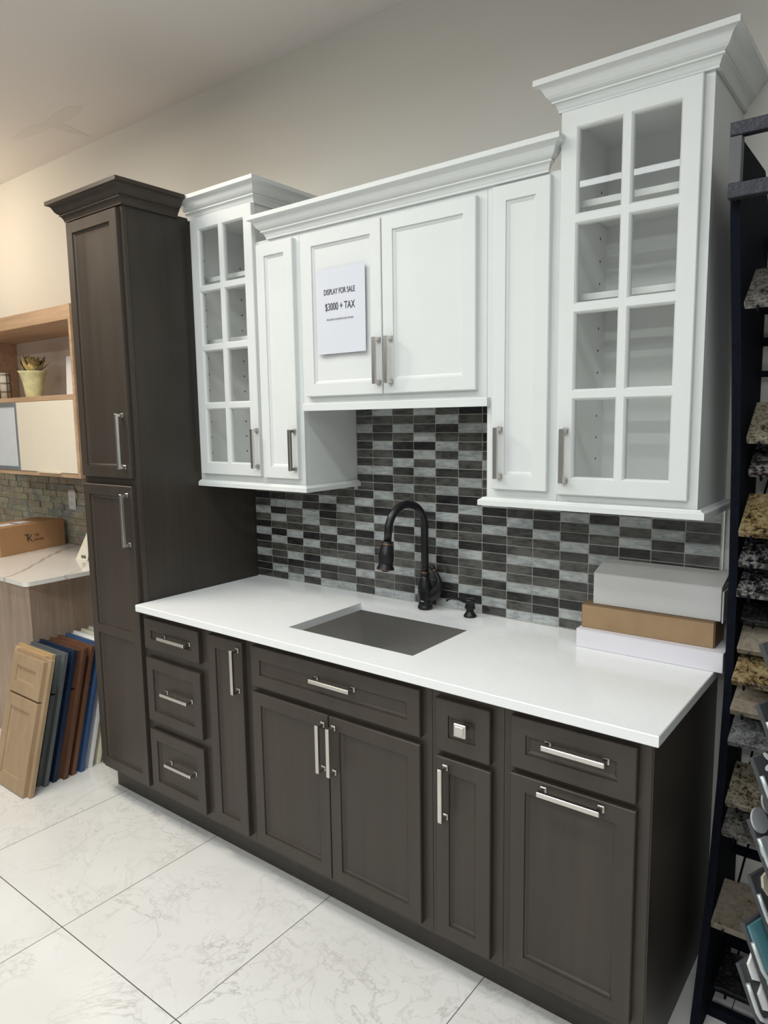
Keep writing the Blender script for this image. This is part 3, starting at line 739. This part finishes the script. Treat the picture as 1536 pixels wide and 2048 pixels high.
for u0, u1, w0, w1 in ((.0, .12, .02, .10), (.10, .20, .03, .11)): b.hexa([q0+ax*u+D_*w+Vector((0, 0, z)) for z in (0, .0004) for u, w in ((u0, w0), (u1, w0), (u1, w1), (u0, w1))])
b.build('shipping_label', None, c)
# hanging price tag leaning on the top
c = thing('price_tag', 'small cream paper tag with dark print on the veined worktop beside the pantry', 'tag', (-1.1, -.24, .9058))
b = MB().mat('tag_cream'); pp = [Vector((-1.135, -.27, .9062)), Vector((-1.045, -.255, .9062)), Vector((-1.06, -.215, 1.03)), Vector((-1.10, -.217, 1.045))]
b.hexa(pp+[p+Vector((-.001, .003, 0)) for p in pp]); b.build('tag_card', None, c)
b = MB().mat('ink'); dvec = Vector((.0006, -.0016, 0))
for i in range(4):
    p0 = pp[0].lerp(pp[1], .50+.10*i)+Vector((0, .004, .012))+dvec; b.box(-.003, .003, -.0003, .0003, 0, .016, 0, 1, Matrix.Translation(p0))
b.build('printed_text', None, c)
b = MB().mat('rubber'); b.tube([Vector((-1.08, -.215, 1.035)), Vector((-1.07, -.19, 1.07)), Vector((-1.06, -.15, 1.085)), Vector((-1.05, -.10, 1.03)), Vector((-1.03, -.06, .909))], .004, 8); b.build('cord', None, c)

# ------------------------------------------------------------------ leaning cabinet door samples
LEAN = math.radians(13.6)
def sample(label, xr, yb, mat, w=.315, h=.607):
    c = thing('door_sample', label, 'door sample', (xr-w/2, yb, .001), 'cabinet door samples leaning in a row by the pantry')
    mt = Matrix.Translation(Vector((xr, yb, .001))) @ Matrix.Rotation(-LEAN, 4, 'X')
    # local: x to the right (0 = right edge of backing), y into the stack, z up the slope
    def put(o):
        o.data.transform(Matrix.Translation(-Vector(c['_org'])) @ mt); return o
    b = MB().mat(mat)
    b.box(-w, -w+.04, .0202, .0385, 0, h, .0012); b.box(-.04, 0, .0202, .0385, 0, h, .0012)
    b.box(-w+.04, -.04, .0202, .0385, 0, .04, .0012); b.box(-w+.04, -.04, .0202, .0385, h-.04, h, .0012); b.box(-w+.04, -.04, .026, .0385, .04, h-.04)
    o = b.build('face_frame', None, None); put(o); o.parent = c
    for nm, z0, z1 in (('door', .004, .412), ('drawer_front', .420, h-.012)):
        o = door(nm, None, -w+.012, -.026, z0, z1, .020, mat, stile=.052, rail=.052); put(o); o.parent = c
for lab, xr, yb, m in (
        ('tan shaker door sample at the front of the leaning row', -.578, -.878, 'sample_tan'),
        ('golden maple door sample second from the front, mostly hidden behind the tan one', -.655, -.834, 'sample_maple'),
        ('slate grey door sample leaning between the maple and navy ones', -.626, -.790, 'sample_grey'),
        ('dark navy door sample leaning between the grey and brown ones', -.632, -.746, 'sample_navy'),
        ('dark brown door sample directly behind the navy one', -.618, -.702, 'sample_brown'),
        ('reddish brown door sample directly in front of the light blue one', -.625, -.660, 'sample_brown2'),
        ('light blue door sample leaning between the brown and white ones', -.622, -.618, 'sample_blue'),
        ('pure white door sample directly behind the light blue one', -.628, -.574, 'sample_white'),
        ('cream door sample between the pure white and ivory ones', -.632, -.530, 'sample_cream'),
        ('ivory door sample at the back of the leaning row, half hidden by the pantry', -.636, -.487, 'sample_ivory')):
    sample(lab, xr, yb, m)

# ------------------------------------------------------------------ granite sample rack at the right
RXa, RXb, RW = 2.039, 2.060, .335
c = thing('sample_rack', 'tall black steel rack holding granite samples right of the cabinets', 'rack', (2.28, -.2, 0))
front = [(-.405, 0), (-.3967, .04), (-.2808, .34), (-.2144, .64), (-.190, .857), (-.188, 1.0), (-.190, 1.161), (-.2333, 1.532), (-.2844, 1.776), (-.361, 2.059), (-.372, 2.15)]
for x in (RXa, RXb+RW):
    b = MB().mat('rack_black'); b.prism([(-.012, 0)]+front+[(-.372, 2.235), (-.10, 2.235), (-.012, 2.13)], lambda y, z, t: (t, y, z), x, x+RXb-RXa); b.build('side_panel', None, c)
for z0, z1 in ((2.061, 2.084), (1.887, 1.9095), (1.803, 1.824), (1.721, 1.737), (.335, .354)):
    MB().mat('rack_black').box(RXb, RXb+RW, -.045, -.02, z0, z1, .001).build('back_bar', None, c)
MB().mat('rack_black').box(RXb, RXb+RW, -.305, -.28, .0, .028, .001).build('floor_bar', None, c)
MB().mat('rack_black').box(RXb, RXb+RW, -.115, -.09, .085, .11, .001).build('floor_bar', None, c)
b = MB().mat('hammered_black'); b.box(RXa, RXb+RW+.02, -.402, -.376, 2.2365, 2.266, .003, 2); b.build('header_bar', None, c)
b = MB().mat('hammered_black'); b.box(RXa, RXb+RW+.02, -.402, -.376, 2.1035, 2.136, .003, 2); b.build('header_bar', None, c)
o = MB().mat('dark_sheet').box(RXa, RXb+.004, -.399, -.373, 2.136, 2.2365, .001).build('header_plate', None, c); o['label'] = 'pale grey plate'
SL = [('speckled grey-brown granite slab, topmost on the black rack', -.3228, 1.8937, -.2041, 1.9884, 'granite_grey'),
      ('cream and black granite slab, second from the top of the rack', -.2194, 1.5721, -.1016, 1.6636, 'granite_cream'),
      ('white and black blotched granite slab below the cream one', -.1723, 1.4846, -.0778, 1.5526, 'granite_white'),
      ('tan speckled granite slab level with the light rail', -.2587, 1.3385, -.140, 1.425, 'granite_gold'),
      ('salt and pepper granite slab just below the tan one', -.2401, 1.2585, -.1194, 1.3228, 'granite_salt'),
      ('coarse black and white granite slab beside the white carton', -.2459, 1.1812, -.1182, 1.2407, 'granite_salt'),
      ('near-black granite slab beside the brown carton', -.1766, 1.0927, -.10, 1.1428, 'granite_dark'),
      ('beige brown-spotted granite slab below the near-black one', -.2021, 1.017, -.1265, 1.0699, 'granite_beige'),
      ('golden dark-spotted granite slab beside the slim carton', -.252, .947, -.150, .9979, 'granite_gold'),
      ('plain beige granite slab just below the worktop level', -.252, .8668, -.150, .9139, 'granite_beige'),
      ('wavy grey granite slab below the beige one', -.2633, .7844, -.150, .8393, 'granite_wave'),
      ('brown-flecked cream granite slab beside the cabinet end panel', -.2555, .6095, -.1294, .6737, 'granite_cream'),
      ('dim brown granite slab just under the brown-flecked one', -.2809, .538, -.160, .5915, 'granite_grey'),
      ('beige freckled granite slab low on the rack', -.3539, .3206, -.2039, .3612, 'granite_beige'),
      ('black granite slab lowest on the rack near the floor', -.2774, .0851, -.1453, .105, 'granite_dark')]
for lab, y0, z0, y1, z1, m in SL:
    d_ = Vector((0, y1-y0, z1-z0)); n_ = Vector((0, -d_.z, d_.y)).normalized()*.020; A = Vector((2.068, y0, z0-.010)); W = Vector((.30, 0, 0))
    P = [A-n_, A+W-n_, A+W+d_-n_, A+d_-n_, A, A+W, A+W+d_, A+d_]
    o = MB().mat(m).hexa(P, .003, 2).build('granite_slab'); recentre(o); solo(o, lab, 'granite slab', 'granite slabs on the black rack')
    dn = d_.normalized(); nn = n_.normalized()
    b = MB().mat('rack_black'); lo = A-n_-nn*.004
    b.tube([lo+Vector((-.004, 0, 0))+dn*.03, lo+Vector((.325, 0, 0))+dn*.03], .003, 8)
    for xx in (.03, .27):
        b.tube([lo+Vector((xx, 0, 0))-dn*.006+nn*.016, lo+Vector((xx, 0, 0))-dn*.006, lo+Vector((xx, 0, 0))+d_+dn*.02, Vector((2.068+xx, -.035, (lo+d_).z+.06))], .003, 8)
    b.build('wire_bracket', None, c)

# ------------------------------------------------------------------ tile sample boards on a stand, far right
d2 = Vector((.357, .934, 0)).normalized(); s_ = math.radians(26.5); d1 = Vector((.934*math.sin(s_), -.357*math.sin(s_), -math.cos(s_))); nb = d2.cross(d1).normalized()
if nb.x < 0: nb = -nb
st = thing('board_stand', 'chrome and black stand holding the tile sample boards at the far right edge', 'display stand', (2.46, -.63, 0))
MB().mat('rack_black').box(2.36, 2.60, -.80, -.46, .0, .03, .004).build('base', None, st)
for yy in (-.72, -.52): MB().mat('rack_black').tube([(2.46, yy, .02), (2.43, yy, 1.30)], .012, 12).build('post', None, st)
TIPS = [(-.6608, 1.1658), (-.6619, 1.0384), (-.696, .9378), (-.6856, .800), (-.6493, .6563), (-.6887, .5714), (-.7201, .4999)]
BL = ['dark grey tile board highest on the far right stand', 'plain grey tile board second highest on the stand', 'grey board with a white and blue flower mosaic', 'grey board with round grey tiles on it',
      'charcoal board with cream stone pieces below the round grey tiles', 'board with glossy teal and pale aqua glass tiles', 'dark board with white hexagon tiles, lowest on the stand']
for i, ((yy, zz), lab) in enumerate(zip(TIPS, BL)):
    A = Vector((2.2, yy, zz)); W = d2*.30; H = d1*.235; T = nb*-.010
    c = thing('tile_board', lab, 'sample board', tuple(A), 'tile sample boards on the stand')
    MB().mat('board_grey').hexa([A+T, A+W+T, A+W+H+T, A+H+T, A, A+W, A+W+H, A+H], .0015).build('board', None, c)
    hk = A+H*.30+nb*.004-d2*.004
    hk = A+H*.15+nb*.006-d2*.001
    MB().mat('satin_metal').tube([hk, hk+d1*.02, hk+d1*.052, hk+d1*.066+d2*.004, hk+d1*.074+d2*.014, hk+d1*.077+d2*.028], .0046, 12).build('hook', None, c)
    def disc(nm, u, v, r, n, mat, th=.004, rot0=0):
        ctr = A+d2*u+d1*v+nb*.0005; b = MB().mat(mat); lo = [ctr+(d2*math.cos(2*math.pi*k/n+rot0)+d1*math.sin(2*math.pi*k/n+rot0))*r for k in range(n)]
        V0 = [b.bm.verts.new(p) for p in lo]; V1 = [b.bm.verts.new(p+nb*th) for p in lo]
        for k in range(n): b.bm.faces.new((V0[k], V0[(k+1) % n], V1[(k+1) % n], V1[k]))
        b.bm.faces.new(V1); b.bm.faces.new(V0[::-1]); return b.build(nm, None, c)
    def slab(nm, u0, u1, v0, v1, mat, th=.006):
        q = [A+d2*u+d1*v+nb*.0005 for u, v in ((u0, v0), (u1, v0), (u1, v1), (u0, v1))]
        return MB().mat(mat).hexa(q+[p+nb*th for p in q], .0008).build(nm, None, c)
    if i == 2:
        b = MB().mat('petal_white')
        for k in range(8):
            a = 2*math.pi*k/8; ctr = A+d2*(.062+.026*math.cos(a))+d1*(.028+.026*math.sin(a))+nb*.001; e1 = d2*math.cos(a)+d1*math.sin(a); e2 = d2*-math.sin(a)+d1*math.cos(a)
            b.face([ctr+e1*.015*math.cos(t_)+e2*.0065*math.sin(t_)+nb*.0015 for t_ in [2*math.pi*m_/10 for m_ in range(10)]])
        b.build('flower_mosaic', None, c); disc('flower_centre', .062, .028, .0125, 14, 'petal_blue', .0025)
    if i == 3:
        for u, v in ((.024, .008), (.066, .038), (.020, .062), (.075, -.012)): disc('round_tile', u, v, .0245, 22, 'tile_round_grey')
    if i == 4:
        for u, v, r in ((.045, .03, .024), (.065, .075, .026), (.10, .03, .024), (.11, .085, .026)): disc('stone_piece', u, v, r, 7, 'stone_cream', .006, u*50)
    if i == 5:
        slab('teal_tile', .004, .10, .006, .098, 'tile_teal'); slab('aqua_tile', .004, .10, .102, .19, 'tile_aqua'); slab('teal_tile', .104, .20, .006, .098, 'tile_teal')
    if i == 6:
        for u, v in ((.046, .022), (.092, .050), (.046, .078), (.092, .106), (.046, .134), (.138, .022), (.138, .078)): disc('hexagon_tile', u, v, .0295, 6, 'hex_white', .006, math.pi/6)

# faint plaster repair on the ceiling
b = MB().mat('patch_plaster')
pp = [(-1.447, -0.287), (-1.296, -0.312), (-1.194, -0.307), (-1.128, -0.283), (-0.975, -0.305), (-0.854, -0.304), (-0.786, -0.261), (-0.871, -0.233), (-0.985, -0.225), (-1.044, -0.229), (-1.064, -0.151), (-1.096, -0.046), (-1.13, -0.141), (-1.137, -0.228), (-1.245, -0.236), (-1.388, -0.255)]
b.prism(pp, lambda x, y, t: (x, y, t), ZC-.0008, ZC-.0001)
b.build('ceiling_patch_1', None, None, 'structure')

# ------------------------------------------------------------------ lights
def area(name, loc, sx_, sy_, power, col, spread=180, rot=(0, 0, 0)):
    l = bpy.data.lights.new(name, 'AREA'); l.shape = 'RECTANGLE'; l.size = sx_; l.size_y = sy_; l.energy = power; l.color = col; l.spread = math.radians(spread)
    o = bpy.data.objects.new(name, l); COL.objects.link(o); o.location = loc; o.rotation_euler = rot; return o
CW = (.95, 1.0, 1.0)
area('strip_or_fill_light', (1.8, -2.80, ZC-.05), 4.0, .11, 24, CW, 172)
area('strip_or_fill_light', (1.5, -1.62, ZC-.05), 3.6, .24, 28, CW, 165)  # unseen overhead fill, added to brighten the worktop against the doors
area('strip_or_fill_light', (.3, -1.00, ZC-.05), 2.0, .24, 7, CW, 140)
area('strip_or_fill_light', (2.1, -4.7, ZC-.05), 2.4, .24, 95, CW, 178)  # unseen far fill, added to light the glass cabinet interiors and right-hand faces
area('strip_or_fill_light', (-1.8, -4.7, ZC-.05), 2.6, .24, 45, CW, 178)  # second added far fill, set clear of the glass reflections
area('warm_fill_light', (-.55, -1.25, ZC-.05), .8, .25, 24, (1, .89, .74), 178)  # unseen warm fill, added to brighten the wall above the cabinets
l = bpy.data.lights.new('warm_wash_light', 'POINT'); l.energy = 22; l.color = (1, .83, .62); l.shadow_soft_size = .07  # unseen warm wash on the left; point form added to reach the ceiling too
o = bpy.data.objects.new('warm_wash_light', l); COL.objects.link(o); o.location = (-2.2, -.8, 2.75)

w = bpy.data.worlds.new('World'); SC.world = w; w.use_nodes = True
w.node_tree.nodes['Background'].inputs[0].default_value = (.05, .05, .05, 1); w.node_tree.nodes['Background'].inputs[1].default_value = 1

# ------------------------------------------------------------------ camera
Rm = Matrix(((0.79251755, -0.60614946, -0.06707281), (0.60967568, 0.784863, 0.11084056), (-0.01454299, -0.12873575, 0.99157229)))
cam = bpy.data.cameras.new('Camera'); cam.sensor_fit = 'VERTICAL'; cam.sensor_height = 36.0; cam.lens = 1419.81/2048*36; cam.clip_start = .05
co = bpy.data.objects.new('Camera', cam); COL.objects.link(co)
mw = Matrix((Rm.col[0], Rm.col[2], -Rm.col[1])).transposed().to_4x4(); mw.translation = (2.44416, -2.20903, 1.62092); co.matrix_world = mw
SC.camera = co
for o in bpy.data.objects:
    if '_org' in o: del o['_org']
vs = SC.view_settings; vs.view_transform = 'Standard'; vs.look = 'None'; vs.exposure = 0.04; vs.gamma = 1; vs.use_curve_mapping = False
SC.cycles.max_bounces = 10; SC.cycles.caustics_reflective = False; SC.cycles.caustics_refractive = False
